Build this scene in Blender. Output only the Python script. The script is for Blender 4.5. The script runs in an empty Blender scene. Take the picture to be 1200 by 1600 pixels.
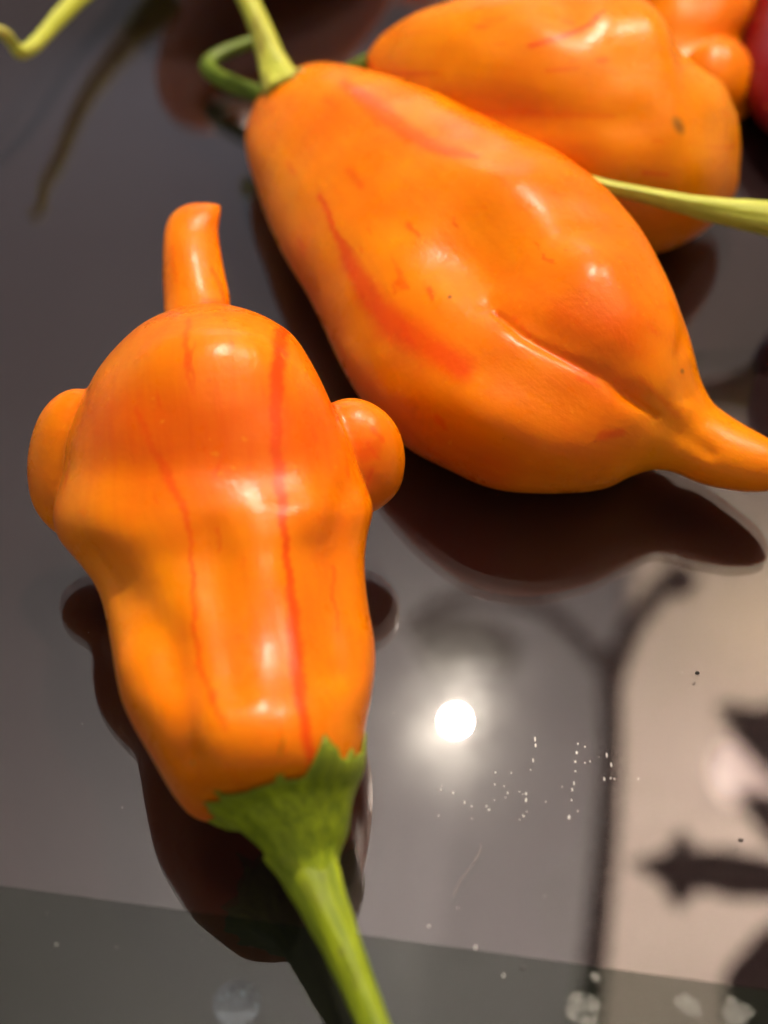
import bpy, bmesh, math, random
import numpy as np
from mathutils import Vector

# ------------------------------------------------------------------ camera, world, lamps, exposure
sc = bpy.context.scene
COL = sc.collection
random.seed(7); RNG = np.random.default_rng(7)
VFOV = math.radians(40.0)
F = 800.0 / math.tan(VFOV / 2)                 # focal length in pixels of the 1200 x 1600 frame
TH, ROLL, DIST = math.radians(42.0), math.radians(1.2), 0.165
fwd = np.array([0, math.sin(TH), -math.cos(TH)])
r0 = np.array([1.0, 0, 0]); u0 = np.array([0, math.cos(TH), math.sin(TH)])
right = math.cos(ROLL) * r0 + math.sin(ROLL) * u0
up = -math.sin(ROLL) * r0 + math.cos(ROLL) * u0
CAM = -DIST * fwd
cd = bpy.data.cameras.new('camera'); cam = bpy.data.objects.new('camera', cd); COL.objects.link(cam)
from mathutils import Matrix
cam.matrix_world = Matrix(((right[0], up[0], -fwd[0], CAM[0]), (right[1], up[1], -fwd[1], CAM[1]),
                           (right[2], up[2], -fwd[2], CAM[2]), (0, 0, 0, 1)))
cd.sensor_fit = 'VERTICAL'; cd.sensor_height = 36; cd.lens = 18 / math.tan(VFOV / 2)
cd.clip_start = 0.005; cd.clip_end = 60
cd.dof.use_dof = True; cd.dof.focus_distance = 0.151; cd.dof.aperture_fstop = cd.lens / 3.5
sc.camera = cam
sc.view_settings.view_transform = 'Standard'; sc.view_settings.look = 'None'
sc.view_settings.exposure = 0.0; sc.view_settings.gamma = 1
sc.render.engine = 'CYCLES'; sc.cycles.use_denoising = True
sc.cycles.max_bounces = 10; sc.cycles.sample_clamp_indirect = 12
w = bpy.data.worlds.new('World'); sc.world = w; w.use_nodes = True
bg = w.node_tree.nodes['Background']; bg.inputs[0].default_value = (0.70, 0.67, 0.66, 1); bg.inputs[1].default_value = 0.42

BULB_POWER = 38000.0
HS = 0.86      # radiance of the lit bulb's glass
CEIL_H, BULB_H = 1.45, 0.95

def ray(px, py):
    d = fwd + right * ((px - 600) / F) + up * ((800 - py) / F)
    return d
def at(px, py, z):
    d = ray(px, py); return CAM + d * ((z - CAM[2]) / d[2])
def mirrored(px, py, H):                       # where a thing at height H stands whose reflection shows at this point
    d = ray(px, py); p = CAM + d * (-CAM[2] / d[2])
    return np.array([p[0] + d[0] * H / -d[2], p[1] + d[1] * H / -d[2], H])
def project(P):
    v = P - CAM; zz = v @ fwd
    return 600 + F * (v @ right) / zz, 800 - F * (v @ up) / zz, zz

# cool daylight from a window across the room
wl = bpy.data.lights.new('window_light', 'AREA'); wl.shape = 'RECTANGLE'; wl.size = 1.1; wl.size_y = 0.5
wl.energy = 5; wl.color = (0.80, 0.86, 1.0)
wo = bpy.data.objects.new('window_light', wl); COL.objects.link(wo)
wo.location = (-0.1, 2.7, 0.95)
wo.rotation_euler = Vector((0, -1, 0)).to_track_quat('-Z', 'Y').to_euler()

# ------------------------------------------------------------------ node helpers and materials
def nt(name):
    m = bpy.data.materials.new(name); m.use_nodes = True
    t = m.node_tree; b = t.nodes['Principled BSDF']
    return m, t, b
def N(t, kind, **kw):
    n = t.nodes.new(kind)
    for k, v in kw.items(): setattr(n, k, v)
    return n
def noise(t, scale, detail=3, rough=0.5, vec=None, dist=0.0):
    n = N(t, 'ShaderNodeTexNoise'); n.inputs['Scale'].default_value = scale
    n.inputs['Detail'].default_value = detail; n.inputs['Roughness'].default_value = rough
    n.inputs['Distortion'].default_value = dist
    if vec is not None: t.links.new(vec, n.inputs['Vector'])
    return n.outputs['Fac']
def ramp(t, fac, lo, hi, a=0.0, b=1.0):
    n = N(t, 'ShaderNodeMapRange', clamp=True)
    n.inputs['From Min'].default_value = lo; n.inputs['From Max'].default_value = hi
    n.inputs['To Min'].default_value = a; n.inputs['To Max'].default_value = b
    t.links.new(fac, n.inputs['Value']); return n.outputs[0]
def mix(t, fac, a, b):
    n = N(t, 'ShaderNodeMix', data_type='RGBA')
    for s, v in ((n.inputs[0], fac), (n.inputs[6], a), (n.inputs[7], b)):
        if hasattr(v, 'links') or hasattr(v, 'is_linked'): t.links.new(v, s)
        elif isinstance(v, tuple): s.default_value = (*v, 1)
        else: s.default_value = v
    return n.outputs[2]
def math_(t, op, a, b=0.0, c=None):
    n = N(t, 'ShaderNodeMath', operation=op)
    for s, v in zip(n.inputs, (a, b, c)):
        if v is None: continue
        if hasattr(v, 'is_linked'): t.links.new(v, s)
        else: s.default_value = v
    return n.outputs[0]
def objco(t): return N(t, 'ShaderNodeTexCoord').outputs['Object']
def attr(t, name, out='Fac'): return N(t, 'ShaderNodeAttribute', attribute_name=name).outputs[out]
def bump(t, b, h, strength, dist):
    n = N(t, 'ShaderNodeBump'); n.inputs['Strength'].default_value = strength; n.inputs['Distance'].default_value = dist
    t.links.new(h, n.inputs['Height']); t.links.new(n.outputs[0], b.inputs['Normal'])

def skin_material(name, deep, mid, light, red, rough=0.29):
    m, t, b = nt(name)
    co = objco(t); gr = attr(t, 'grain', 'Vector')
    st = N(t, 'ShaderNodeVectorMath', operation='MULTIPLY'); st.inputs[1].default_value = (90, 900, 900)
    t.links.new(gr, st.inputs[0])
    fine = noise(t, 1.0, 4, 0.6, st.outputs[0])
    st2 = N(t, 'ShaderNodeVectorMath', operation='MULTIPLY'); st2.inputs[1].default_value = (160, 520, 520)
    t.links.new(gr, st2.inputs[0])
    fleck = noise(t, 1.0, 2, 0.5, st2.outputs[0], 0.4)
    big = noise(t, 55, 3, 0.55, co)
    c = mix(t, ramp(t, big, 0.36, 0.66), mid, light)
    c = mix(t, math_(t, 'MULTIPLY', ramp(t, fine, 0.45, 0.8), 0.25), c, deep)
    c = mix(t, math_(t, 'MULTIPLY', ramp(t, fleck, 0.68, 0.74), 0.55), c, red)
    s = attr(t, 'streak_shade')
    wob = math_(t, 'MULTIPLY_ADD', fine, 0.55, 0.72)
    s2 = math_(t, 'MULTIPLY', s, wob)
    c = mix(t, ramp(t, s2, 0.05, 0.9), c, red)
    dots = noise(t, 900, 2, 0.5, co)
    c = mix(t, math_(t, 'MULTIPLY', ramp(t, dots, 0.70, 0.76), 0.35), c, (0.95, 0.36, 0.02))
    dk = noise(t, 420, 3, 0.6, co)
    c = mix(t, math_(t, 'MULTIPLY', ramp(t, dk, 0.72, 0.76), 0.5), c, deep)
    c = mix(t, attr(t, 'blemish'), c, (0.10, 0.055, 0.012))
    t.links.new(c, b.inputs['Base Color'])
    b.inputs['Subsurface Weight'].default_value = 0.35
    b.inputs['Subsurface Radius'].default_value = (1.0, 0.35, 0.05); b.inputs['Subsurface Scale'].default_value = 0.0022
    rn = noise(t, 260, 3, 0.6, co)
    t.links.new(ramp(t, rn, 0.3, 0.7, rough - 0.05, rough + 0.07), b.inputs['Roughness'])
    b.inputs['IOR'].default_value = 1.36; b.inputs['Specular IOR Level'].default_value = 0.34
    h1 = noise(t, 1500, 2, 0.5, co); h2 = noise(t, 230, 3, 0.5, co)
    hh = math_(t, 'ADD', math_(t, 'MULTIPLY', h1, 0.30), math_(t, 'ADD', h2, math_(t, 'MULTIPLY', fine, 0.34)))
    bump(t, b, hh, 0.24, 0.0004)
    return m
def stem_material(name, dark, light, brown, amount):
    m, t, b = nt(name)
    co = objco(t); gr = attr(t, 'grain', 'Vector')
    st = N(t, 'ShaderNodeVectorMath', operation='MULTIPLY'); st.inputs[1].default_value = (70, 1100, 1100)
    t.links.new(gr, st.inputs[0])
    fine = noise(t, 1.0, 4, 0.6, st.outputs[0]); big = noise(t, 160, 3, 0.6, co)
    c = mix(t, ramp(t, fine, 0.35, 0.68), dark, light)
    c = mix(t, math_(t, 'MULTIPLY', ramp(t, big, 0.35, 0.7), 0.5), c, dark)
    c = mix(t, math_(t, 'MULTIPLY', ramp(t, math_(t, 'MULTIPLY', fine, big), 0.33, 0.42), amount), c, brown)
    c = mix(t, attr(t, 'blemish'), c, brown)
    t.links.new(c, b.inputs['Base Color']); b.inputs['Roughness'].default_value = 0.45; b.inputs['Specular IOR Level'].default_value = 0.30
    b.inputs['Subsurface Weight'].default_value = 0.15
    b.inputs['Subsurface Radius'].default_value = (0.6, 1.0, 0.2); b.inputs['Subsurface Scale'].default_value = 0.001
    bump(t, b, math_(t, 'ADD', fine, math_(t, 'MULTIPLY', big, 0.6)), 0.6, 0.0005)
    return m
def plain(name, color, rough=0.6, scale=20, var=0.12, metal=0.0):
    m, t, b = nt(name)
    n = noise(t, scale, 4, 0.6, objco(t))
    c = mix(t, ramp(t, n, 0.3, 0.7), tuple(x * (1 - var) for x in color), tuple(min(1, x * (1 + var)) for x in color))
    t.links.new(c, b.inputs['Base Color']); b.inputs['Roughness'].default_value = rough; b.inputs['Metallic'].default_value = metal
    return m
def emit(name, color, strength):
    m, t, b = nt(name)
    b.inputs['Emission Color'].default_value = (*color, 1); b.inputs['Emission Strength'].default_value = strength
    b.inputs['Base Color'].default_value = (0.8, 0.8, 0.8, 1); return m
def panel_material(name, base, ior, tint):
    m, t, b = nt(name)
    b.inputs['Base Color'].default_value = (*base, 1); b.inputs['IOR'].default_value = ior
    b.inputs['Specular Tint'].default_value = (*tint, 1); b.inputs['Roughness'].default_value = 0.012
    return m
def glass_material(name, haze):
    """clear sheet: Fresnel mirror over see-through glass, with a faint smeared film"""
    m, t, b = nt(name); t.nodes.remove(b)
    co = objco(t)
    fr = N(t, 'ShaderNodeFresnel'); fr.inputs['IOR'].default_value = 1.60
    ge = N(t, 'ShaderNodeNewGeometry'); fac = math_(t, 'MULTIPLY', fr.outputs[0], math_(t, 'SUBTRACT', 1.0, ge.outputs['Backfacing']))
    g = N(t, 'ShaderNodeBsdfGlossy'); sm = noise(t, 26, 4, 0.6, co)
    t.links.new(ramp(t, sm, 0.3, 0.75, 0.0, 0.012), g.inputs['Roughness'])
    tr = N(t, 'ShaderNodeBsdfTransparent'); tr.inputs['Color'].default_value = (0.97, 0.975, 0.97, 1)
    mx = N(t, 'ShaderNodeMixShader'); t.links.new(fac, mx.inputs[0])
    t.links.new(tr.outputs[0], mx.inputs[1]); t.links.new(g.outputs[0], mx.inputs[2])
    film = N(t, 'ShaderNodeBsdfGlossy'); film.inputs['Roughness'].default_value = 0.14
    m2 = N(t, 'ShaderNodeMixShader'); sm2 = noise(t, 60, 6, 0.65, co)
    t.links.new(math_(t, 'MULTIPLY', ramp(t, sm2, 0.3, 0.7, haze * 0.25, haze * 1.75), math_(t, 'SUBTRACT', 1.0, ge.outputs['Backfacing'])), m2.inputs[0])
    t.links.new(mx.outputs[0], m2.inputs[1]); t.links.new(film.outputs[0], m2.inputs[2])
    t.links.new(m2.outputs[0], t.nodes['Material Output'].inputs[0])
    return m

M = {}
M['skin'] = skin_material('orange_skin', (0.64, 0.085, 0.0), (0.80, 0.160, 0.0), (0.88, 0.245, 0.0), (0.76, 0.070, 0.0))
M['golden_skin'] = skin_material('golden_orange_skin', (0.66, 0.11, 0.0), (0.80, 0.195, 0.0), (0.88, 0.27, 0.0), (0.74, 0.075, 0.0))
M['red_skin'] = skin_material('red_skin', (0.10, 0.002, 0.003), (0.15, 0.003, 0.004), (0.19, 0.004, 0.005), (0.10, 0.001, 0.002))
M['red_skin'].node_tree.nodes['Principled BSDF'].inputs['Specular IOR Level'].default_value = 0.16
M['green'] = stem_material('green_stem', (0.150, 0.205, 0.003), (0.40, 0.48, 0.008), (0.10, 0.075, 0.03), 0.3)
M['dark_green'] = stem_material('dark_green_stem', (0.070, 0.115, 0.006), (0.19, 0.27, 0.012), (0.06, 0.05, 0.02), 0.2)
M['pale_green'] = stem_material('pale_green_stem', (0.40, 0.42, 0.035), (0.72, 0.74, 0.12), (0.30, 0.18, 0.06), 0.4)
M['panel'] = panel_material('smoked_panel', (0.020, 0.0120, 0.0125), 1.62, (1.0, 0.90, 0.96))
M['band'] = panel_material('painted_border', (0.012, 0.0125, 0.010), 1.10, (1.0, 1.0, 1.0))
M['glass'] = glass_material('clear_glass', 0.0026)
M['iron'] = plain('black_iron', (0.002, 0.002, 0.002), 0.85); M['iron'].node_tree.nodes['Principled BSDF'].inputs['Specular IOR Level'].default_value = 0.05
M['ceiling'] = plain('ceiling_paint', (0.46, 0.47, 0.505), 0.9, 3, 0.05)
M['wall'] = plain('peach_soffit_paint', (0.76, 0.665, 0.60), 0.9, 4, 0.10)
M['bulb'] = emit('lit_bulb', (1.0, 0.88, 0.72), BULB_POWER)
M['warm_bulb'] = emit('warm_bulb', (1.0, 0.80, 0.45), 1500)
M['pink_shade'] = emit('pink_lit_shade', (1.0, 0.66, 0.52), 4.4)

# ------------------------------------------------------------------ mesh helpers
def link_mesh(name, verts, faces, mat, parent=None, smooth=True):
    me = bpy.data.meshes.new(name); me.from_pydata([tuple(v) for v in verts], [], faces)
    me.update()
    bm = bmesh.new(); bm.from_mesh(me); bmesh.ops.recalc_face_normals(bm, faces=bm.faces); bm.to_mesh(me); bm.free()
    if smooth: me.shade_smooth()
    o = bpy.data.objects.new(name, me); COL.objects.link(o); me.materials.append(mat)
    if parent is not None: o.parent = parent; o.matrix_parent_inverse = parent.matrix_world.inverted()
    return o
def thing(name, loc, label, cat, group=None):
    e = bpy.data.objects.new(name, None); COL.objects.link(e); e.location = tuple(loc)
    e.empty_display_size = 0.005
    bpy.context.view_layer.update()
    e['label'] = label; e['category'] = cat
    if group: e['group'] = group
    return e
def tag(o, label, cat, group=None, kind=None):
    o['label'] = label; o['category'] = cat
    if group: o['group'] = group
    if kind: o['kind'] = kind
def catmull(pts, n):
    P = np.array(pts, float); k = len(P)
    E = np.vstack([2 * P[0] - P[1], P, 2 * P[-1] - P[-2]])
    u = np.linspace(0, k - 1 - 1e-9, n); i = u.astype(int); f = (u - i)[:, None]
    a, b, c, d = E[i], E[i + 1], E[i + 2], E[i + 3]
    return 0.5 * ((2 * b) + (c - a) * f + (2 * a - 5 * b + 4 * c - d) * f ** 2 + (3 * b - a - 3 * c + d) * f ** 3)
def grid_faces(nr, nc, cap=True):
    f = [(i * nc + j, i * nc + (j + 1) % nc, (i + 1) * nc + (j + 1) % nc, (i + 1) * nc + j) for i in range(nr - 1) for j in range(nc)]
    if cap: f += [tuple(range(nc))[::-1], tuple((nr - 1) * nc + j for j in range(nc))]
    return f
def loft(stations, n=70, nc=64):
    """stations: (ax, ay, bx, by, z, k): the two ends of a cross-section, its height above the table and its depth ratio"""
    S = catmull(stations, n); V = []; axis = []
    ph = np.linspace(0, 2 * math.pi, nc, endpoint=False)
    for ax, ay, bx, by, z, k in S:
        C = at((ax + bx) / 2, (ay + by) / 2, z * HS); dep = (C - CAM) @ fwd
        e1 = (right * (ax - bx) - up * (ay - by)) * dep / F / 2
        vd = (C - CAM) / np.linalg.norm(C - CAM)
        e2 = vd * np.linalg.norm(e1) * k
        V.append(C + np.outer(np.cos(ph), e1) + np.outer(np.sin(ph), e2)); axis.append(C)
    return np.vstack(V), grid_faces(n, nc), np.array(axis)
def ball(px, py, z, ra, rb, rot=0, depth=1.0, n=40):
    C = at(px, py, z * HS); dep = (C - CAM) @ fwd; s = dep / F
    c, sn = math.cos(math.radians(rot)), math.sin(math.radians(rot))
    ea = (right * c - up * sn) * ra * s; eb = (right * sn + up * c) * rb * s
    vd = (C - CAM) / np.linalg.norm(C - CAM); ed = vd * min(ra, rb) * s * depth
    V = []
    for i in range(1, n):
        t = math.pi * i / n
        for j in range(2 * n):
            p = 2 * math.pi * j / (2 * n)
            V.append(C + eb * math.cos(t) + math.sin(t) * (ea * math.cos(p) + ed * math.sin(p)))
    return np.array(V), grid_faces(n - 1, 2 * n)
def tube3(P, R, nc=20, wob=None):
    """rings square to a 3-D curve"""
    P = np.array(P, float); n = len(P); T = np.gradient(P, axis=0); T /= np.linalg.norm(T, axis=1)[:, None]
    u = np.cross(T[0], [0, 0, 1.0]); u /= np.linalg.norm(u); V = []
    ph = np.linspace(0, 2 * math.pi, nc, endpoint=False)
    G = []; s = 0
    for i in range(n):
        u = u - T[i] * (u @ T[i]); u /= np.linalg.norm(u); v = np.cross(T[i], u)
        r = R[i] * np.ones(nc)
        if wob is not None: r = r * wob(i / (n - 1), ph)
        V.append(P[i] + np.outer(r * np.cos(ph), u) + np.outer(r * np.sin(ph), v))
        if i: s += np.linalg.norm(P[i] - P[i - 1])
        G += [(s, R[i] * math.cos(p), R[i] * math.sin(p)) for p in ph]
    return np.vstack(V), grid_faces(n, nc), np.array(G)
def set_attr(me, name, data, kind='FLOAT'):
    a = me.attributes.new(name, kind, 'POINT')
    a.data.foreach_set('value' if kind == 'FLOAT' else 'vector', np.asarray(data, np.float32).ravel())
def stem(name, pts, mat, parent, n=60, nc=24, ridges=5, blem=None):
    """pts: (px, py, height, radius in px)"""
    S = catmull(pts, n); P = []; R = []
    for px, py, z, r in S:
        p = at(px, py, z * HS); P.append(p); R.append(r * ((p - CAM) @ fwd) / F)
    def wob(t, ph): return 1 + 0.045 * np.cos(ridges * ph + 2.2 * t) + 0.03 * np.cos(3 * ph + 9 * t) + 0.012 * math.sin(40 * t)
    V, Fc, G = tube3(P, R, nc, wob)
    o = link_mesh(name, V, Fc, mat, parent); set_attr(o.data, 'grain', G, 'FLOAT_VECTOR')
    x, y, _ = project(V); b = np.zeros(len(V))
    for bx, by, sx, sy, a in (blem or ()): b = np.maximum(b, a * np.exp(-((x - bx) / sx) ** 2 - ((y - by) / sy) ** 2))
    set_attr(o.data, 'blemish', b)
    return o
def poly_dist(x, y, pts):
    """distance to a polyline of (x, y, width) and the width there"""
    D = np.full(x.shape, 1e9); W = np.ones(x.shape)
    for (x0, y0, w0), (x1, y1, w1) in zip(pts[:-1], pts[1:]):
        dx, dy = x1 - x0, y1 - y0; t = np.clip(((x - x0) * dx + (y - y0) * dy) / (dx * dx + dy * dy), 0, 1)
        d = np.hypot(x - x0 - t * dx, y - y0 - t * dy); k = d < D
        D[k] = d[k]; W[k] = (w0 + t * (w1 - w0))[k]
    return D, W
def pepper_body(parts, axis, mat, parent, bumps=(), creases=(), streaks=(), spots=(), voxel=0.00028, smooth=14, melt=()):
    V, Fc = [], []; off = 0
    for v, f in parts:
        V.append(v); Fc += [tuple(i + off for i in q) for q in f]; off += len(v)
    V = np.vstack(V)
    tmp = link_mesh('body', V, Fc, mat)
    md = tmp.modifiers.new('r', 'REMESH'); md.mode = 'VOXEL'; md.voxel_size = voxel
    sm = tmp.modifiers.new('s', 'SMOOTH'); sm.factor = 0.5; sm.iterations = smooth
    bpy.context.view_layer.update()
    me = bpy.data.meshes.new_from_object(tmp.evaluated_get(bpy.context.evaluated_depsgraph_get()))
    old = tmp.data; tmp.modifiers.clear(); tmp.data = me; bpy.data.meshes.remove(old); me.name = 'body'
    if not me.materials: me.materials.append(mat)
    nv = len(me.vertices)
    def co():
        a = np.empty(nv * 3, np.float32); me.vertices.foreach_get('co', a); return a.reshape(-1, 3).astype(float)
    def no():
        a = np.empty(nv * 3, np.float32); me.vertex_normals.foreach_get('vector', a); return a.reshape(-1, 3).astype(float)
    P = co()
    if melt:                                                # blend the lobes into the body where they grow out of it
        x, y, _ = project(P); m = np.zeros(nv)
        for bx, by, r, a in melt: m = np.maximum(m, a * np.exp(-(np.hypot(x - bx, y - by) / r) ** 4))
        E = np.empty(len(me.edges) * 2, np.int32); me.edges.foreach_get('vertices', E); E = E.reshape(-1, 2)
        i = np.r_[E[:, 0], E[:, 1]]; j = np.r_[E[:, 1], E[:, 0]]; cnt = np.bincount(i, minlength=nv)[:, None]
        for _ in range(70):
            av = np.stack([np.bincount(i, P[j, k], nv) for k in range(3)], 1) / cnt
            P += (av - P) * (0.7 * m)[:, None]
        me.vertices.foreach_set('co', P.astype(np.float32).ravel()); me.update()
    Nn = no()
    def facing(P, Nn):
        v = CAM - P; v /= np.linalg.norm(v, axis=1)[:, None]
        return np.clip((Nn * v).sum(1) * 2.2, 0, 1)
    x, y, _ = project(P); fc = facing(P, Nn); D = np.zeros(nv)
    for bx, by, sx, sy, rot, a in bumps:
        c, s = math.cos(math.radians(rot)), math.sin(math.radians(rot))
        u = (x - bx) * c + (y - by) * s; v = -(x - bx) * s + (y - by) * c
        D += a * 1e-3 * np.exp(-(u / sx) ** 2 - (v / sy) ** 2)
    for pts, a in creases:
        d, wd = poly_dist(x, y, pts); D += a * 1e-3 * np.exp(-(d / wd) ** 2)
    P = P + Nn * (D * fc)[:, None]
    # slow natural unevenness
    P = P + Nn * (0.00012 * np.sin(P[:, 0] * 520 + 1.3) * np.sin(P[:, 1] * 430 + .4) * np.sin(P[:, 2] * 610))[:, None]
    me.vertices.foreach_set('co', P.astype(np.float32).ravel()); me.update()
    Nn = no(); x, y, _ = project(P); v = CAM - P; v /= np.linalg.norm(v, axis=1)[:, None]
    fr = np.clip((Nn * v).sum(1) * 6 + 0.2, 0, 1)
    S = np.zeros(nv)
    wx = x + 1.6 * np.sin(y * 0.11) + 1.0 * np.sin(y * .37 + x * .1)
    for pts, a in streaks:  # thin entries: red streaks; some broad ones put shade into the colour
        d, wd = poly_dist(wx, y, pts); S = np.maximum(S, a * np.clip(1.35 - (d / (wd * .5)) * .8, 0, 1) ** 1.0)
    B = np.zeros(nv)
    for bx, by, sx, sy, rot, a in spots:
        c, s = math.cos(math.radians(rot)), math.sin(math.radians(rot))
        u = (x - bx) * c + (y - by) * s; q = -(x - bx) * s + (y - by) * c
        B = np.maximum(B, a * np.clip(1.6 - 1.2 * np.sqrt((u / sx) ** 2 + (q / sy) ** 2), 0, 1))
    set_attr(me, 'streak_shade', S * fr); set_attr(me, 'blemish', B * fr)
    # grain: distance along the axis, position round it
    A = axis; L = np.r_[0, np.cumsum(np.linalg.norm(np.diff(A, axis=0), axis=1))]
    best = np.full(nv, 1e9); tt = np.zeros(nv); foot = np.zeros((nv, 3)); 
    for i in range(0, len(A)):
        d = np.linalg.norm(P - A[i], axis=1); k = d < best
        best[k] = d[k]; tt[k] = L[i]; foot[k] = A[i]
    T = A[-1] - A[0]; T /= np.linalg.norm(T)
    tt = (P - A[0]) @ T
    rad = P - foot; rad -= np.outer(rad @ T, T); rn = np.linalg.norm(rad, axis=1)[:, None] + 1e-6
    g1 = np.cross(T, [0, 0, 1.0]); g1 /= np.linalg.norm(g1); g2 = np.cross(T, g1)
    rad = rad / rn * 0.014
    set_attr(me, 'grain', np.c_[tt, rad @ g1, rad @ g2], 'FLOAT_VECTOR')
    me.shade_smooth()
    if parent is not None: tmp.parent = parent; tmp.matrix_parent_inverse = parent.matrix_world.inverted()
    print('BODY', parent.get('label') if parent else '', nv, 'minz mm', round(P[:, 2].min() * 1000, 2), 'maxz', round(P[:, 2].max() * 1000, 2))
    return tmp

# ------------------------------------------------------------------ the setting: tabletop, ceiling, wall
def slab(name, poly, z0, z1, mat, parent=None):
    n = len(poly); V = [(x, y, z0) for x, y in poly] + [(x, y, z1) for x, y in poly]
    Fc = [tuple(range(n))[::-1], tuple(range(n, 2 * n))] + [(i, (i + 1) % n, n + (i + 1) % n, n + i) for i in range(n)]
    return link_mesh(name, V, Fc, mat, parent, smooth=False)
ea, eb = at(0, 1377, 0)[:2], at(1200, 1540, 0)[:2]
ed = (eb - ea) / np.linalg.norm(eb - ea); en = np.array([-ed[1], ed[0]])   # along the band, and away from the viewer
c0 = (ea + eb) / 2
def tp(a, b): return tuple(c0 + ed * a + en * b)
T_GLASS = 0.0009
top = slab('tabletop', [tp(-.6, 0), tp(.6, 0), tp(.6, .85), tp(-.6, .85)], -.012, -T_GLASS, M['panel'])
top['kind'] = 'structure'
band = slab('border_band', [tp(-.6, -.07), tp(.6, -.07), tp(.6, 0), tp(-.6, 0)], -.012, -T_GLASS - .00003, M['band'], top)
sheet = [tp(-.6, -.07), tp(.6, -.07), tp(.6, .85), tp(-.6, .85)]
link_mesh('glass_sheet', [(x, y, -T_GLASS + .0001) for x, y in sheet] + [(x, y, 0) for x, y in sheet],
          [(4, 5, 6, 7)] + [(i, (i + 1) % 4, 4 + (i + 1) % 4, 4 + i) for i in range(4)], M['glass'], top, smooth=False)

SOFFIT_H = CEIL_H - 0.16
wa, wb = mirrored(985, 980, SOFFIT_H), mirrored(925, 1560, SOFFIT_H)
wd = (wa - wb)[:2]; wd /= np.linalg.norm(wd); wn = np.array([wd[1], -wd[0]])
w0, w1 = wb[:2] - wd * 0.9, wa[:2] + wd * 2.2
soffit = slab('soffit', [tuple(w0), tuple(w1), tuple(w1 + wn * 1.2), tuple(w0 + wn * 1.2)], SOFFIT_H, CEIL_H + .15, M['wall']); soffit['kind'] = 'structure'
ceil = slab('ceiling', [tuple(w0 - wn * .002), tuple(w1 - wn * .002), tuple(w1 - wn * 3.2), tuple(w0 - wn * 3.2)], CEIL_H, CEIL_H + .15, M['ceiling']); ceil['kind'] = 'structure'

# ------------------------------------------------------------------ the hanging iron lamp that the glass mirrors
bp = mirrored(712, 1125, BULB_H)
ch = thing('chandelier', (bp[0], bp[1], BULB_H), 'black iron hanging lamp with curled arms, leaf ornaments and a lit bulb', 'hanging lamp')
V, Fc = [], []
nb = 14
for i in range(1, nb):
    t = math.pi * i / nb
    for j in range(20):
        p = 2 * math.pi * j / 20
        V.append(bp + 0.0052 * np.array([math.sin(t) * math.cos(p), math.sin(t) * math.sin(p), 1.15 * math.cos(t)]))
link_mesh('bulb', V, grid_faces(nb - 1, 20), M['bulb'], ch)
hv, hf, _g = tube3([bp + (0, 0, .0085), bp + (0, 0, .011), bp + (0, 0, .014), bp + (0, 0, .03), bp + (0, 0, .04)], [.0030, .0062, .0066, .0064, .003], 20)
link_mesh('added_blocker', hv, hf, M['iron'], ch)  # iron disc added above the bulb, sized to dim the ceiling there
fill_bulb_pos = mirrored(1420, 1150, BULB_H + .1)  # added fill bulb out of view, brightens the soffit
bp4 = mirrored(1275, 890, SOFFIT_H - .13)
link_mesh('bulb', [bp4 + (np.array(v) - bp) * 1.2 for v in V], grid_faces(nb - 1, 20), M['warm_bulb'], ch)
link_mesh('bulb', [fill_bulb_pos + (np.array(v) - bp) * .75 for v in V], grid_faces(nb - 1, 20), M['bulb'], ch)  # the added unseen fill bulb for the soffit
def shade(px, py, H, r, mat):
    c = mirrored(px, py, H); V = []; prof = [(.25, 1.0), (.55, .95), (.85, .7), (1.0, .2), (1.0, -.25), (.86, -.7), (.6, -.95), (.3, -1.05)]
    for a, h in prof: V += [c + r * np.array([a * math.cos(p) * (1 + .03 * math.cos(6 * p)), a * math.sin(p) * (1 + .03 * math.cos(6 * p)), h * .8]) for p in np.linspace(0, 2 * math.pi, 24, endpoint=False)]
    return link_mesh('lamp_shade', V, grid_faces(len(prof), 24), mat, ch)
shade(1165, 1205, BULB_H + .12, .034, M['pink_shade'])
def arm(name, pts, r, H=BULB_H):
    P = catmull([(*mirrored(a, b, H + h)[:3],) for a, b, h in pts], 40)
    V, Fc, G = tube3(P, [r] * 40, 12); return link_mesh(name, V, Fc, M['iron'], ch)
arm('arm', [(640, 985, .02), (690, 942, .04), (775, 932, .05), (865, 960, .05), (945, 1045, .03)], .008)
arm('arm', [(950, 1080, .03), (985, 985, .03), (1030, 925, .03), (1062, 890, .03)], .011)
arm('post', [(952, 1020, .03), (955, 1150, .03), (948, 1300, .03), (934, 1450, .03), (918, 1620, .03), (905, 1760, .03)], .0105)
def leaf(name, pts, H, th=.006):
    n = len(pts); A = [mirrored(a, b, H) for a, b in pts]; C = sum(A) / n
    V = A + [a + np.array([0, 0, th]) for a in A] + [C - np.array([0, 0, th]), C + np.array([0, 0, 2 * th])]
    Fc = []
    for i in range(n):
        j = (i + 1) % n; Fc += [(i, j, n + j, n + i), (j, i, 2 * n), (n + i, n + j, 2 * n + 1)]
    return link_mesh(name, V, Fc, M['iron'], ch, smooth=False)
leaf('leaf', [(985, 1345), (1040, 1330), (1065, 1290), (1085, 1325), (1140, 1325), (1260, 1350), (1260, 1400), (1150, 1400), (1095, 1385), (1060, 1420), (1035, 1375)], BULB_H)
leaf('leaf', [(1120, 1095), (1185, 1105), (1260, 1080), (1260, 1270), (1215, 1220), (1150, 1150)], BULB_H)
leaf('leaf', [(1150, 1235), (1210, 1240), (1250, 1225), (1250, 1330), (1200, 1310)], BULB_H)
leaf('leaf', [(1130, 1520), (1180, 1460), (1260, 1400), (1300, 1700), (1150, 1700)], BULB_H)
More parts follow.
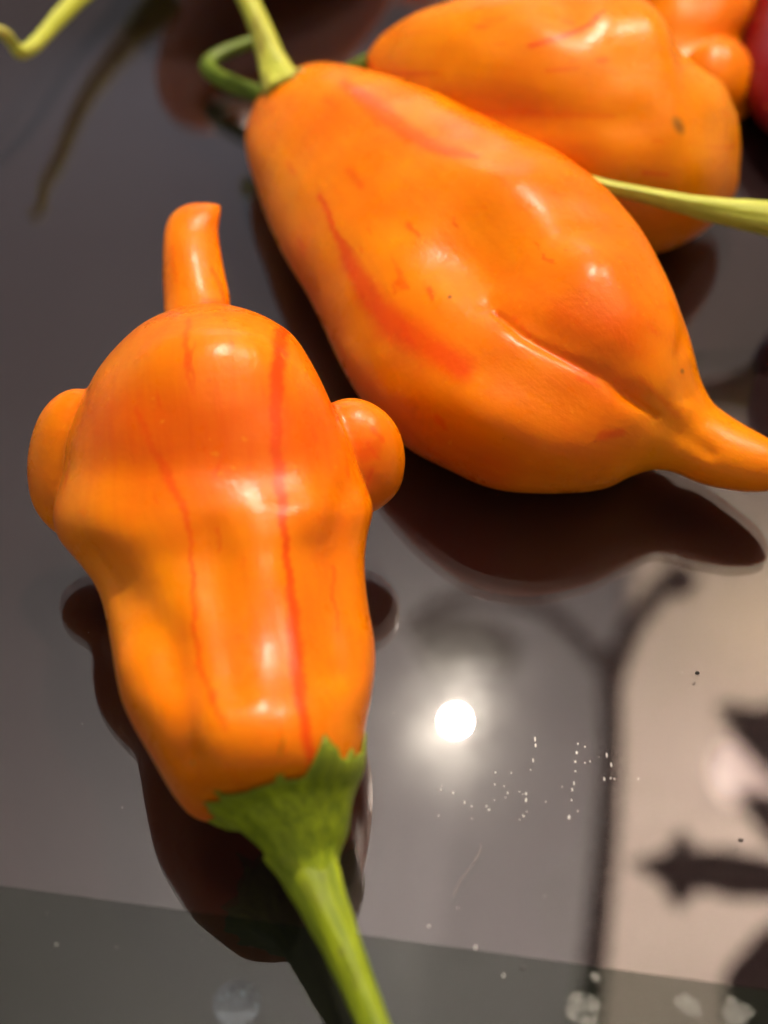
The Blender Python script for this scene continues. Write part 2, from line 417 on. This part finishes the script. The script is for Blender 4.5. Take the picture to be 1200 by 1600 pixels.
leaf('leaf', [(1035, 915), (1060, 870), (1095, 905), (1070, 930)], BULB_H + .03)
leaf('leaf', [(650, 985), (705, 955), (765, 965), (815, 1005), (800, 1050), (745, 1030), (690, 1055), (655, 1025)], BULB_H + .03)

# ------------------------------------------------------------------ peppers
GROUP = 'orange habanero-type peppers lying on the glass table'
def px_base(px, py): p = at(px, py, 0); return (p[0], p[1], 0)

# --- front pepper with the two side lobes
t1 = thing('chili_pepper', px_base(380, 950), 'orange pepper with two side lobes, a long red stripe and a thick green stem', 'pepper', GROUP)
z = .017
b1 = [(292, 476, 345, 474, .0242, 1.5), (236, 497, 405, 490, .0242, 1.75), (190, 533, 451, 518, .0238, 1.55), (150, 583, 485, 564, .0229, 1.28),
      (122, 642, 515, 625, .0214, 1.06), (106, 690, 540, 680, .0199, .92), (100, 735, 558, 728, .0187, .83), (89, 772, 576, 768, .0178, .79), (80, 805, 588, 795, .0172, .76),
      (88, 838, 576, 825, .0166, .77), (120, 874, 570, 868, .0158, .80), (147, 910, 571, 912, .0153, .84), (161, 950, 576, 960, .0148, .87), (172, 1000, 584, 1005, .0141, .90),
      (181, 1055, 586, 1052, .0135, .95), (190, 1095, 579, 1097, .0131, 1.04), (207, 1130, 571, 1130, .0127, 1.12), (231, 1172, 566, 1167, .0121, 1.17),
      (254, 1214, 561, 1200, .0113, 1.12), (277, 1250, 548, 1222, .0102, .88), (303, 1278, 530, 1242, .0091, .52), (345, 1290, 490, 1262, .0088, .36)]
v1, f1, a1 = loft(b1)
tail1 = [(258, 560, 368, 556, .0135, 1), (256, 482, 360, 475, .0145, 1), (254, 425, 353, 435, .0155, 1), (254, 382, 346, 398, .0165, 1),
         (259, 350, 341, 362, .0172, 1), (272, 330, 344, 340, .0178, 1), (296, 318, 346, 325, .0182, 1), (325, 317, 345, 320, .0183, 1)]
tv, tf, _ = loft(tail1, 40, 40)
lob = [ball(115, 726, .0146, 73, 120, 3, .82), ball(554, 716, .0152, 80, 94, -8, .85), ball(330, 800, .0102, 130, 130, 0, .9), ball(196, 845, .0108, 70, 120, -22, .9)]
body1 = pepper_body([(v1, f1), (tv, tf)] + lob, a1, M['skin'], t1, melt=[(96, 808, 40, .8), (130, 880, 40, .6), (588, 790, 34, 1), (562, 800, 40, .9), (395, 1010, 120, .5), (150, 980, 60, .6)],
    bumps=[(345, 530, 140, 50, 0, .5), (412, 885, 46, 80, -6, .9), (460, 825, 50, 40, 0, .35), (436, 1140, 60, 60, 0, .4), (212, 1045, 45, 60, 0, .9), (315, 1150, 75, 80, 0, .8), (500, 560, 60, 60, 30, -.2)],
    creases=[([(140, 880, 40), (215, 945, 42), (262, 1010, 40), (285, 1100, 34), (300, 1180, 25)], -.85), ([(330, 840, 34), (345, 940, 38), (355, 1030, 36), (365, 1080, 30)], -.38), ([(490, 860, 26), (500, 960, 30), (502, 1050, 30)], -.34), ([(545, 770, 30), (525, 870, 28), (525, 960, 30), (535, 1040, 30)], -.7)],
    streaks=[([(441, 518, 20), (436, 560, 20), (431, 620, 22), (432, 700, 20), (438, 760, 18), (444, 830, 10), (452, 900, 10), (458, 950, 15), (462, 1010, 20), (466, 1070, 19), (474, 1120, 14), (488, 1195, 14)], 1.0),
             ([(294, 500, 8), (290, 540, 9), (294, 580, 8), (300, 615, 6)], .65), ([(213, 638, 10), (232, 685, 15), (255, 730, 18), (275, 770, 12), (292, 805, 8), (298, 850, 6), (302, 920, 6), (303, 980, 6), (312, 1040, 6), (330, 1090, 6), (352, 1140, 5)], .75),
             ([(339, 825, 5), (343, 862, 4)], .6), ([(488, 648, 7), (489, 682, 7)], .6), ([(516, 622, 8), (528, 655, 12)], .8), ([(521, 885, 4), (520, 930, 5), (531, 985, 3)], .55), ([(170, 660, 120), (330, 680, 150), (470, 670, 130)], .5), ([(345, 715, 5), (350, 735, 4)], .4),  # broad entry: redder tone of the shaded dome put into the colour
             ([(268, 385, 6), (275, 440, 5)], .35), ([(332, 420, 5), (352, 468, 8)], .5), ([(320, 470, 10), (356, 474, 8)], .5), ([(580, 670, 8), (600, 690, 6)], .6), ([(575, 692, 5), (592, 718, 5)], .45), ([(580, 735, 5), (572, 775, 5)], .5),
             ([(424, 1060, 4), (446, 1185, 4)], .35), ([(405, 1090, 3), (415, 1170, 3)], .3), ([(448, 960, 6), (450, 1030, 6)], .4), ([(355, 1192, 4), (376, 1225, 4)], .4), ([(205, 1130, 4), (225, 1160, 3)], .35)])

def calyx(parent, mat, pts, teeth, flap=None, dark=0.5, nc=200, body=None):
    """a cup that flares from the stem up to a ragged rim; pts: (px, py, z, r px) from rim to stem; teeth: (degrees, length, width)
    round the rim (0 left, 90 below, 180 right, 270 above); flap: a sepal that reaches further out"""
    S = catmull(pts, 30); P = np.array([at(a, b, c * HS) for a, b, c, _ in S]); R = np.array([r * ((p - CAM) @ fwd) / F for p, (_, _, _, r) in zip(P, S)])
    def wob(t, ph):
        w = 1 + 0.035 * np.cos(5 * ph + .7) * (1 - t) + .012 * np.cos(11 * ph + 1)
        if flap:
            d = (ph - math.radians(flap[0]) + math.pi) % (2 * math.pi) - math.pi
            w = w + flap[1] * np.exp(-(d / flap[2]) ** 2) * (1 - t) ** 2
        return w
    V, Fc, G = tube3(P, R, nc, wob)
    ax = P[0] - P[2]; ax /= np.linalg.norm(ax)
    ph = np.linspace(0, 2 * math.pi, nc, endpoint=False); prof = np.zeros(nc); curl = np.zeros(nc)
    for c, ln, wd, out in teeth:
        d = (ph - math.radians(c) + math.pi) % (2 * math.pi) - math.pi; q = np.clip(1 - np.abs(d) / wd, 0, 1) ** 0.8
        prof = np.maximum(prof, ln * q); curl = np.maximum(curl, out * q ** 1.5)
    prof += .00030 * np.sin(9 * ph + 1) + .00014 * np.sin(22 * ph + 2)
    for i in range(8):
        wgt = (1 - i / 8) ** 2; sl = slice(i * nc, (i + 1) * nc); rad = V[sl] - P[i]; rad /= np.linalg.norm(rad, axis=1)[:, None]
        V[sl] += np.outer(prof * wgt, ax) + rad * (curl * wgt)[:, None]
    if body is not None:                                    # the rim lies on the flesh
        from mathutils.bvhtree import BVHTree
        me = body.data; off = np.array(body.matrix_world.translation)
        bv = BVHTree.FromPolygons([v.co for v in me.vertices], [p.vertices for p in me.polygons])
        for i in range(20):
            wgt = 1.0 if i < 9 else max(0, 1 - (i - 9) / 10)
            for q in range(i * nc, (i + 1) * nc):
                hit, nrm, _, dist = bv.find_nearest(Vector(V[q]))
                tgt = np.array(hit) + np.array(nrm) * (.00028 + .00005 * i)
                inside = (V[q] - np.array(hit)) @ np.array(nrm) < .0003
                ww = wgt * (1.0 if inside else math.exp(-(dist / .0045) ** 2)); V[q] += (tgt - V[q]) * ww
    k = 9; Vi = V[:k * nc].reshape(k, nc, 3); C = P[:k, None, :]; inner = C + (Vi - C) * np.linspace(.975, .93, k)[:, None, None]
    V2 = np.vstack([inner[::-1].reshape(-1, 3), V]); n = k + 30
    o = link_mesh('calyx', V2, grid_faces(n, nc), mat, parent)
    set_attr(o.data, 'grain', np.vstack([G[:k * nc], G]), 'FLOAT_VECTOR')
    b = np.r_[np.full(k * nc, .3), np.repeat(dark * np.exp(-(np.arange(30) / 8.0) ** 2), nc)]
    set_attr(o.data, 'blemish', b)
    return o
calyx(t1, M['green'], [(451, 1221, .0124, 116), (457, 1243, .0119, 114), (465, 1271, .0111, 99), (474, 1304, .0103, 76), (481, 1344, .0097, 53), (494, 1385, .0094, 36)],
      [(310, .0016, 1.0, 0), (322, .0030, .20, 0), (256, .0020, .22, 0), (196, .0018, .14, .0014), (298, .0024, .14, 0), (280, .0021, .11, 0), (226, .0009, .12, 0), (345, .0024, .2, 0), (20, .0016, .14, .0003), (52, .0008, .09, .0016), (110, .0016, .2, .0006), (150, .0013, .2, .0006)], None, .2, body=body1)
stem('stem', [(470, 1322, .0093, 58), (486, 1365, .0093, 46), (508, 1420, .0092, 38), (532, 1475, .0090, 32), (556, 1532, .0088, 28), (580, 1592, .0086, 25), (606, 1660, .0085, 24), (640, 1740, .0085, 26)], M['green'], t1, blem=[(534, 1486, 3, 9, .8), (545, 1506, 2.5, 7, .7), (556, 1532, 3, 14, .6), (480, 1345, 3, 22, .35), (505, 1375, 3, 20, .3)])

# --- large middle pepper, tail to the right
t2 = thing('chili_pepper', px_base(750, 480), 'large orange pepper with a deep fold in its belly and a tapering tail', 'pepper', GROUP)
b2 = [(455, 112, 412, 142, .0118, .8), (472, 103, 396, 165, .0116, .9), (512, 98, 384, 205, .0114, .92), (553, 104, 385, 242, .0114, .92), (607, 118, 400, 292, .0116, .90),
      (668, 138, 421, 353, .0122, .84), (736, 172, 448, 408, .0130, .78), (805, 206, 482, 463, .0136, .74), (873, 238, 505, 510, .0140, .70), (940, 288, 535, 575, .0140, .66),
      (981, 333, 565, 625, .0136, .65), (1016, 381, 607, 676, .0130, .64), (1046, 442, 668, 719, .0120, .64), (1070, 504, 763, 760, .0105, .66), (1083, 546, 850, 772, .0094, .72),
      (1093, 582, 940, 763, .0085, .8), (1102, 608, 985, 745, .0081, .9), (1116, 632, 1018, 735, .0078, .95), (1145, 652, 1052, 738, .0075, 1), (1174, 670, 1102, 757, .0074, 1),
      (1203, 687, 1166, 769, .0076, 1), (1232, 708, 1215, 765, .0080, .95), (1246, 730, 1240, 752, .0083, .9)]
v2, f2, a2 = loft(b2, 90, 72)
pepper_body([(v2, f2)], a2, M['skin'], t2,
    bumps=[(745, 400, 85, 65, 35, -2.4), (808, 290, 85, 42, 12, 1.0), (920, 425, 60, 48, 20, 1.0), (955, 500, 80, 66, 35, 1.25), (805, 668, 150, 55, 22, 1.9), (690, 545, 60, 60, 0, .3),
           (600, 430, 60, 120, -35, .5), (560, 160, 90, 50, 40, .4), (900, 330, 60, 40, 45, -.5)],
    creases=[([(772, 482, 7), (815, 522, 8), (880, 557, 9), (945, 590, 12), (985, 620, 8), (1030, 652, 5)], -.45), ([(985, 620, 22), (1040, 660, 20), (1110, 708, 12)], -.32), ([(760, 470, 22), (880, 545, 32), (945, 580, 36), (970, 602, 26), (1000, 625, 18)], -.55), ([(1085, 470, 12), (1062, 560, 14), (1075, 620, 14)], -.4)],
    streaks=[([(540, 132, 16), (590, 170, 28), (630, 205, 26), (690, 234, 18), (748, 246, 6)], .6), ([(500, 305, 8), (525, 365, 10), (545, 405, 22), (575, 460, 36), (610, 505, 46), (660, 535, 44), (722, 575, 40)], .8),
             ([(545, 268, 14), (566, 292, 10)], .45), ([(638, 350, 9), (656, 369, 7)], .6), ([(670, 452, 9), (677, 466, 7)], .55), ([(940, 680, 14), (971, 676, 12)], .6), ([(880, 490, 50), (985, 520, 70)], .38),
             ([(800, 495, 5), (850, 545, 6), (930, 590, 8)], .5), ([(905, 590, 8), (935, 604, 6)], .5), ([(862, 300, 4), (885, 306, 4)], .35), ([(560, 385, 4), (566, 395, 4)], .4), ([(1000, 590, 8), (1060, 650, 10)], .3), ([(600, 690, 10), (620, 700, 10)], .3), ([(540, 590, 70), (640, 690, 100), (760, 745, 90)], .34), ([(395, 270, 40), (440, 390, 50), (505, 520, 60)], .26), ([(700, 385, 60), (770, 430, 70)], .20)],  # broad lower-left and left-edge entries: redder shade tone painted into the skin
    spots=[(703, 464, 3.0, 3.0, 0, 1), (1066, 580, 3, 4, 0, .6), (822, 292, 4, 2, 30, .4), (838, 296, 4, 2, 10, .4)])
stem('stem', [(450, 152, .0118, 40), (437, 126, .0124, 31), (424, 92, .0140, 23), (408, 48, .0165, 18.5), (388, 4, .019, 17), (365, -45, .022, 17)], M['pale_green'], t2, blem=[(408, 70, 4, 22, .8), (400, 40, 4, 16, .7), (414, 130, 4, 14, .6)])
calyx(t2, M['pale_green'], [(462, 150, .0112, 46), (456, 144, .0114, 42), (449, 136, .0117, 34), (441, 124, .0124, 26)], [(250, .001, .3, 0), (190, .0016, .12, .001)], None, .9)

# --- pepper behind it on the upper right
t3 = thing('chili_pepper', px_base(900, 200), 'broad orange pepper with a small brown blemish, partly behind the large one', 'pepper', GROUP)
b3 = [(572, 86, 576, 108, 0.0163, 0.90), (586, 66, 582, 132, 0.0163, 0.90), (606, 46, 596, 160, 0.0163, 0.85), (650, 20, 640, 220, 0.0168, 0.81), (720, -4, 715, 285, 0.0170, 0.79), (800, -22, 795, 335, 0.0172, 0.77),
      (872, -22, 880, 375, 0.0172, 0.77), (940, -20, 955, 397, 0.0170, 0.77), (996, -8, 1025, 394, 0.0166, 0.77), (1038, 32, 1075, 378, 0.0160, 0.79), (1058, 75, 1110, 354, 0.0153, 0.81),
      (1094, 105, 1135, 325, 0.0146, 0.81), (1130, 130, 1152, 292, 0.0138, 0.81), (1150, 175, 1158, 240, 0.0133, 0.81)]
v3, f3, a3 = loft(b3)
pepper_body([(v3, f3)], a3, M['golden_skin'], t3,
    bumps=[(1035, 40, 60, 26, 60, 1.2), (1105, 150, 60, 40, 50, .9), (985, 110, 80, 70, 20, -1.0), (1085, 78, 26, 22, 40, -.6), (880, 10, 45, 40, 0, -.9), (1085, 250, 60, 70, 0, .5), (760, 110, 90, 60, 0, .3)],
    creases=[([(700, 172, 30), (850, 182, 34), (1000, 190, 34)], -.5)],
    streaks=[([(600, 112, 6), (640, 116, 8), (685, 114, 4)], .6), ([(598, 54, 5), (680, 50, 3)], .35), ([(830, 72, 8), (880, 57, 9), (918, 40, 7), (946, 16, 4)], .75), ([(852, 111, 5), (902, 106, 5)], .55), ([(755, 32, 5), (792, 28, 5)], .5),
             ([(710, 175, 10), (850, 178, 14), (960, 182, 8)], .35), ([(1003, 270, 8), (1042, 273, 6)], .55), ([(934, 95, 8), (946, 93, 8)], .5)],
    spots=[(1060, 196, 8, 15, -25, .7)], voxel=.00032)
calyx(t3, M['dark_green'], [(592, 97, .0134, 24), (584, 97, .0133, 20), (572, 99, .0130, 13), (558, 104, .0125, 12)], [(250, .0008, .3, 0)], None, .6)
stem('stem', [(574, 98, .0130, 14), (530, 122, .0105, 14), (490, 146, .0075, 14), (450, 154, .0053, 14), (408, 147, .0045, 14), (362, 131, .0042, 14), (330, 113, .0042, 13), (326, 98, .0043, 12), (350, 82, .0045, 11), (395, 64, .005, 9), (420, 52, .005, 8)], M['dark_green'], t3, n=90)

# --- waisted pepper behind, far upper right
t4 = thing('chili_pepper', px_base(1110, 60), 'waisted orange pepper with a small round lobe next to the red pepper', 'pepper', GROUP)
b4 = [(1060, -230, 1180, -230, 0.0134, 1), (1010, -180, 1225, -180, 0.0134, .9), (990, -100, 1215, -100, 0.0124, .9), (985, -40, 1192, -40, 0.0109, .9), (1000, 0, 1183, 0, 0.0094, .9), (1000, 30, 1172, 30, 0.0079, .9), (1000, 58, 1158, 60, 0.0062, .9), (1010, 80, 1160, 84, 0.0049, .95), (1030, 110, 1171, 110, 0.0039, 1), (1060, 140, 1177, 138, 0.0030, 1), (1097, 168, 1173, 166, 0.0022, 1), (1110, 190, 1162, 186, 0.0016, 1)]
v4, f4, a4 = loft(b4, 50, 48)
pepper_body([(v4, f4), ball(1125, 122, .0068, 53, 66, 0, 1.0)], a4, M['skin'], t4, voxel=.0004, smooth=8)

# --- red pepper at the right edge
t5 = thing('chili_pepper', px_base(1290, 80), 'red pepper at the right edge of the photo', 'pepper', 'peppers lying on the glass table')
v5, f5, a5 = loft([(1190, -60, 1330, -90, 0.0092, 1), (1170, 10, 1370, -30, 0.0087, .95), (1159, 75, 1400, 30, 0.0077, .95), (1162, 140, 1405, 100, 0.0067, .95), (1185, 195, 1390, 160, 0.0057, .9), (1240, 235, 1350, 215, 0.0052, .9)], 40, 48)
pepper_body([(v5, f5)], a5, M['red_skin'], t5, voxel=.0005, smooth=8)

# --- pepper beyond the right edge: its pale stem crosses into view
t6 = thing('chili_pepper', px_base(1410, 380), 'pepper whose pale ribbed stem reaches in from the right across the blemished pepper', 'pepper', 'peppers lying on the glass table')
v6, f6, a6 = loft([(1245, 300, 1235, 400, 0.0143, 1), (1285, 240, 1260, 480, 0.0143, .95), (1345, 210, 1325, 530, 0.0143, .9), (1425, 220, 1415, 540, 0.0138, .9), (1505, 290, 1505, 480, 0.0133, .9)], 40, 48)
pepper_body([(v6, f6)], a6, M['red_skin'], t6, voxel=.0005, smooth=8)
stem('stem', [(915, 281, .0200, 9), (950, 292, .0198, 11), (1000, 303, .0195, 12.5), (1060, 316, .0190, 15), (1100, 325, .0185, 18), (1150, 334, .0179, 22), (1200, 342, .0172, 27), (1225, 345, .0168, 35), (1255, 348, .0164, 48)], M['pale_green'], t6, ridges=7)

# --- pepper above the top edge: stem with a bent tip in view
t7 = thing('chili_pepper', px_base(380, -330), 'pepper at the top left whose pale stem ends in a crook', 'pepper', 'peppers lying on the glass table')
v7, f7, a7 = loft([(230, -165, 300, -85, 0.0180, 1), (200, -235, 400, -75, 0.0180, .9), (230, -345, 560, -95, 0.0170, .9), (330, -415, 640, -155, 0.0160, .9), (450, -425, 660, -255, 0.0155, .9), (640, -430, 760, -180, 0.0155, .9), (790, -370, 850, -220, .0150, .9)], 40, 48)
pepper_body([(v7, f7)], a7, M['skin'], t7, voxel=.0005, smooth=8)
stem('stem', [(-14, 44, .0190, 8), (8, 54, .0175, 10), (20, 68, .0150, 9), (30, 80, .0132, 11), (44, 78, .0122, 12), (62, 62, .0115, 12), (92, 28, .0100, 13), (125, -6, .0090, 15), (180, -62, .0085, 20), (240, -130, .009, 32)], M['pale_green'], t7, blem=[(4, 50, 12, 9, .7)])

# ------------------------------------------------------------------ small marks on the glass
def residue_material(name, color, amount):
    m, t, b = nt(name); b.inputs['Base Color'].default_value = (*color, 1); b.inputs['Roughness'].default_value = 0.5
    tr = N(t, 'ShaderNodeBsdfTransparent'); mx = N(t, 'ShaderNodeMixShader')
    n = noise(t, 1400, 4, 0.7, objco(t))
    t.links.new(ramp(t, n, 0.35, 0.65, amount * 0.25, min(1, amount * 1.4)), mx.inputs[0])
    t.links.new(tr.outputs[0], mx.inputs[1]); t.links.new(b.outputs[0], mx.inputs[2])
    t.links.new(mx.outputs[0], t.nodes['Material Output'].inputs[0]); return m
M['spot'] = residue_material('dried_water', (0.50, 0.50, 0.46), 0.28)
M['film'] = residue_material('pale_film', (0.30, 0.36, 0.44), 0.34)
M['speck'] = plain('white_speck', (0.8, 0.78, 0.74), 0.4)
M['crumb'] = plain('dark_crumb', (0.01, 0.008, 0.006), 0.7)
def water_spot(px, py, r, mat, label, rough=.12, seed=0, rim=True):
    rg = np.random.default_rng(seed); n = 48; c = at(px, py, 0); q = r * 1e-3 * .0765
    ph = np.linspace(0, 2 * math.pi, n, endpoint=False); w = np.ones(n)
    for k in range(2, 7): w += rough / k * rg.normal() * np.cos(k * ph + rg.uniform(0, 6))
    prof = [(1.0, .01), (.97, .06), (.90, .07), (.80, .035), (.4, .03)] if rim else [(1.0, .005), (.93, .03), (.7, .05), (.4, .06), (.2, .06)]
    q = r * 0.0000765; V = []
    for a, h in prof: V += [(c[0] + q * a * w[i] * math.cos(ph[i]), c[1] + q * a * w[i] * math.sin(ph[i]), .00002 + h * q) for i in range(n)]
    o = link_mesh('water_spot', V, grid_faces(len(prof), n)[:-2] + [tuple((len(prof) - 1) * n + j for j in range(n))], mat)
    tag(o, label, 'water spot', 'dried water spots on the dark border of the table'); return o
water_spot(370, 1567, 28, M['film'], 'round pale bluish water spot on the dark border left of the green stem', .02, 1, False)
water_spot(911, 1577, 21, M['spot'], 'largest rough-edged dried water spot on the dark border', .16, 2)
water_spot(1075, 1571, 14, M['spot'], 'small faint ring-shaped water spot on the dark border', .2, 3)
water_spot(1151, 1581, 17, M['spot'], 'dried water spot on the dark border closest to the right edge', .18, 4)
water_spot(930, 1527, 6, M['spot'], 'tiny dried water spot just above the largest one', .2, 5)
def dome(V, Fc, px, py, ra, rb, h, rg):
    c = at(px, py, 0); q = .0000765; b0 = len(V)
    for i in range(7): 
        a = 2 * math.pi * i / 7; k = rg.uniform(.7, 1.2); V.append((c[0] + q * ra * k * math.cos(a), c[1] + q * rb * k * math.sin(a), .00001))
    V.append((c[0], c[1], q * h))
    for i in range(7): Fc.append((b0 + i, b0 + (i + 1) % 7, b0 + 7))
V, Fc = [], []; rg = np.random.default_rng(11)
for x, y, ra, rb in [(836, 1155, 2.2, 5), (837, 1165, 2, 4), (833, 1188, 1.5, 4), (829, 1203, 1.2, 2), (774, 1207, 2, 2), (773, 1226, 1.6, 2), (799, 1208, 1.4, 1.6), (793, 1239, 1.6, 2.5), (822, 1240, 2.2, 3), (822, 1250, 2.2, 4), (818, 1275, 2, 2.2),
                      (903, 1162, 1.8, 2), (914, 1167, 2, 2), (901, 1176, 2.2, 3), (899, 1190, 2.6, 2.4), (914, 1192, 1.6, 1.6), (922, 1190, 1.6, 2), (899, 1205, 2, 2), (897, 1224, 1.5, 5), (894, 1234, 1.5, 3), (893, 1250, 1.2, 2), (889, 1277, 2.6, 4),
                      (948, 1180, 1.2, 5), (955, 1195, 1.2, 5), (944, 1217, 2, 3.4), (954, 1216, 1.5, 1.5), (960, 1217, 1.4, 1.4), (689, 1234, 1.6, 2.2), (708, 1239, 1.8, 3.2), (726, 1254, 1.6, 3.5), (737, 1260, 1.6, 1.6), (760, 1260, 2, 1.8), (764, 1265, 2.4, 2), (743, 1481, 1.6, 4), (670, 1447, 1.4, 1.4), (787, 1524, 1.2, 3), (88, 1476, 1.4, 1.4)]:
    dome(V, Fc, x, y, ra * .62, rb * .8, .8, rg)
for i in range(14):
    dome(V, Fc, rg.normal(780, 60), rg.normal(1245, 22), .55, .7, .5, rg)
for i in range(24):
    dome(V, Fc, rg.uniform(0, 1200), rg.uniform(880, 1600), .35, .35, .3, rg)
o = link_mesh('dust_specks', V, Fc, M['speck'], smooth=False); tag(o, 'fine white dried specks in short streaks on the glass below the lamp reflection', 'specks', kind='stuff')
pts = catmull([(751, 1318), (750, 1330), (741, 1346), (730, 1362), (718, 1378), (708, 1402)], 24)
P = [at(a, b, .00008) for a, b in pts]; V, Fc, G = tube3(P, [.00005] * 24, 6)
o = link_mesh('lint_fibre', V, Fc, M['spot']); tag(o, 'thin pale curved fibre lying on the glass below the white specks', 'fibre')
def crumb(px, py, r, label, rg):
    V = []; Fc = []; c = at(px, py, 0); q = .0000765 * r; n = 9
    for k, (a, h) in enumerate(((1, .1), (.9, .6), (.4, 1.0))):
        for i in range(n): t = 2 * math.pi * i / n; w = rg.uniform(.75, 1.2); V.append((c[0] + q * a * w * 1.3 * math.cos(t), c[1] + q * a * w * math.sin(t), q * h))
    tag(link_mesh('crumb', V, grid_faces(3, n), M['crumb']), label, 'crumb', 'dark crumbs on the glass')
crumb(1089, 1052, 3.0, 'dark crumb on the pale upper right of the glass', rg)
crumb(1157, 1313, 2.6, 'dark crumb above the star-shaped leaf reflection', rg)
crumb(817, 1513, 2.4, 'dark crumb on the border below the glass panel edge', rg)
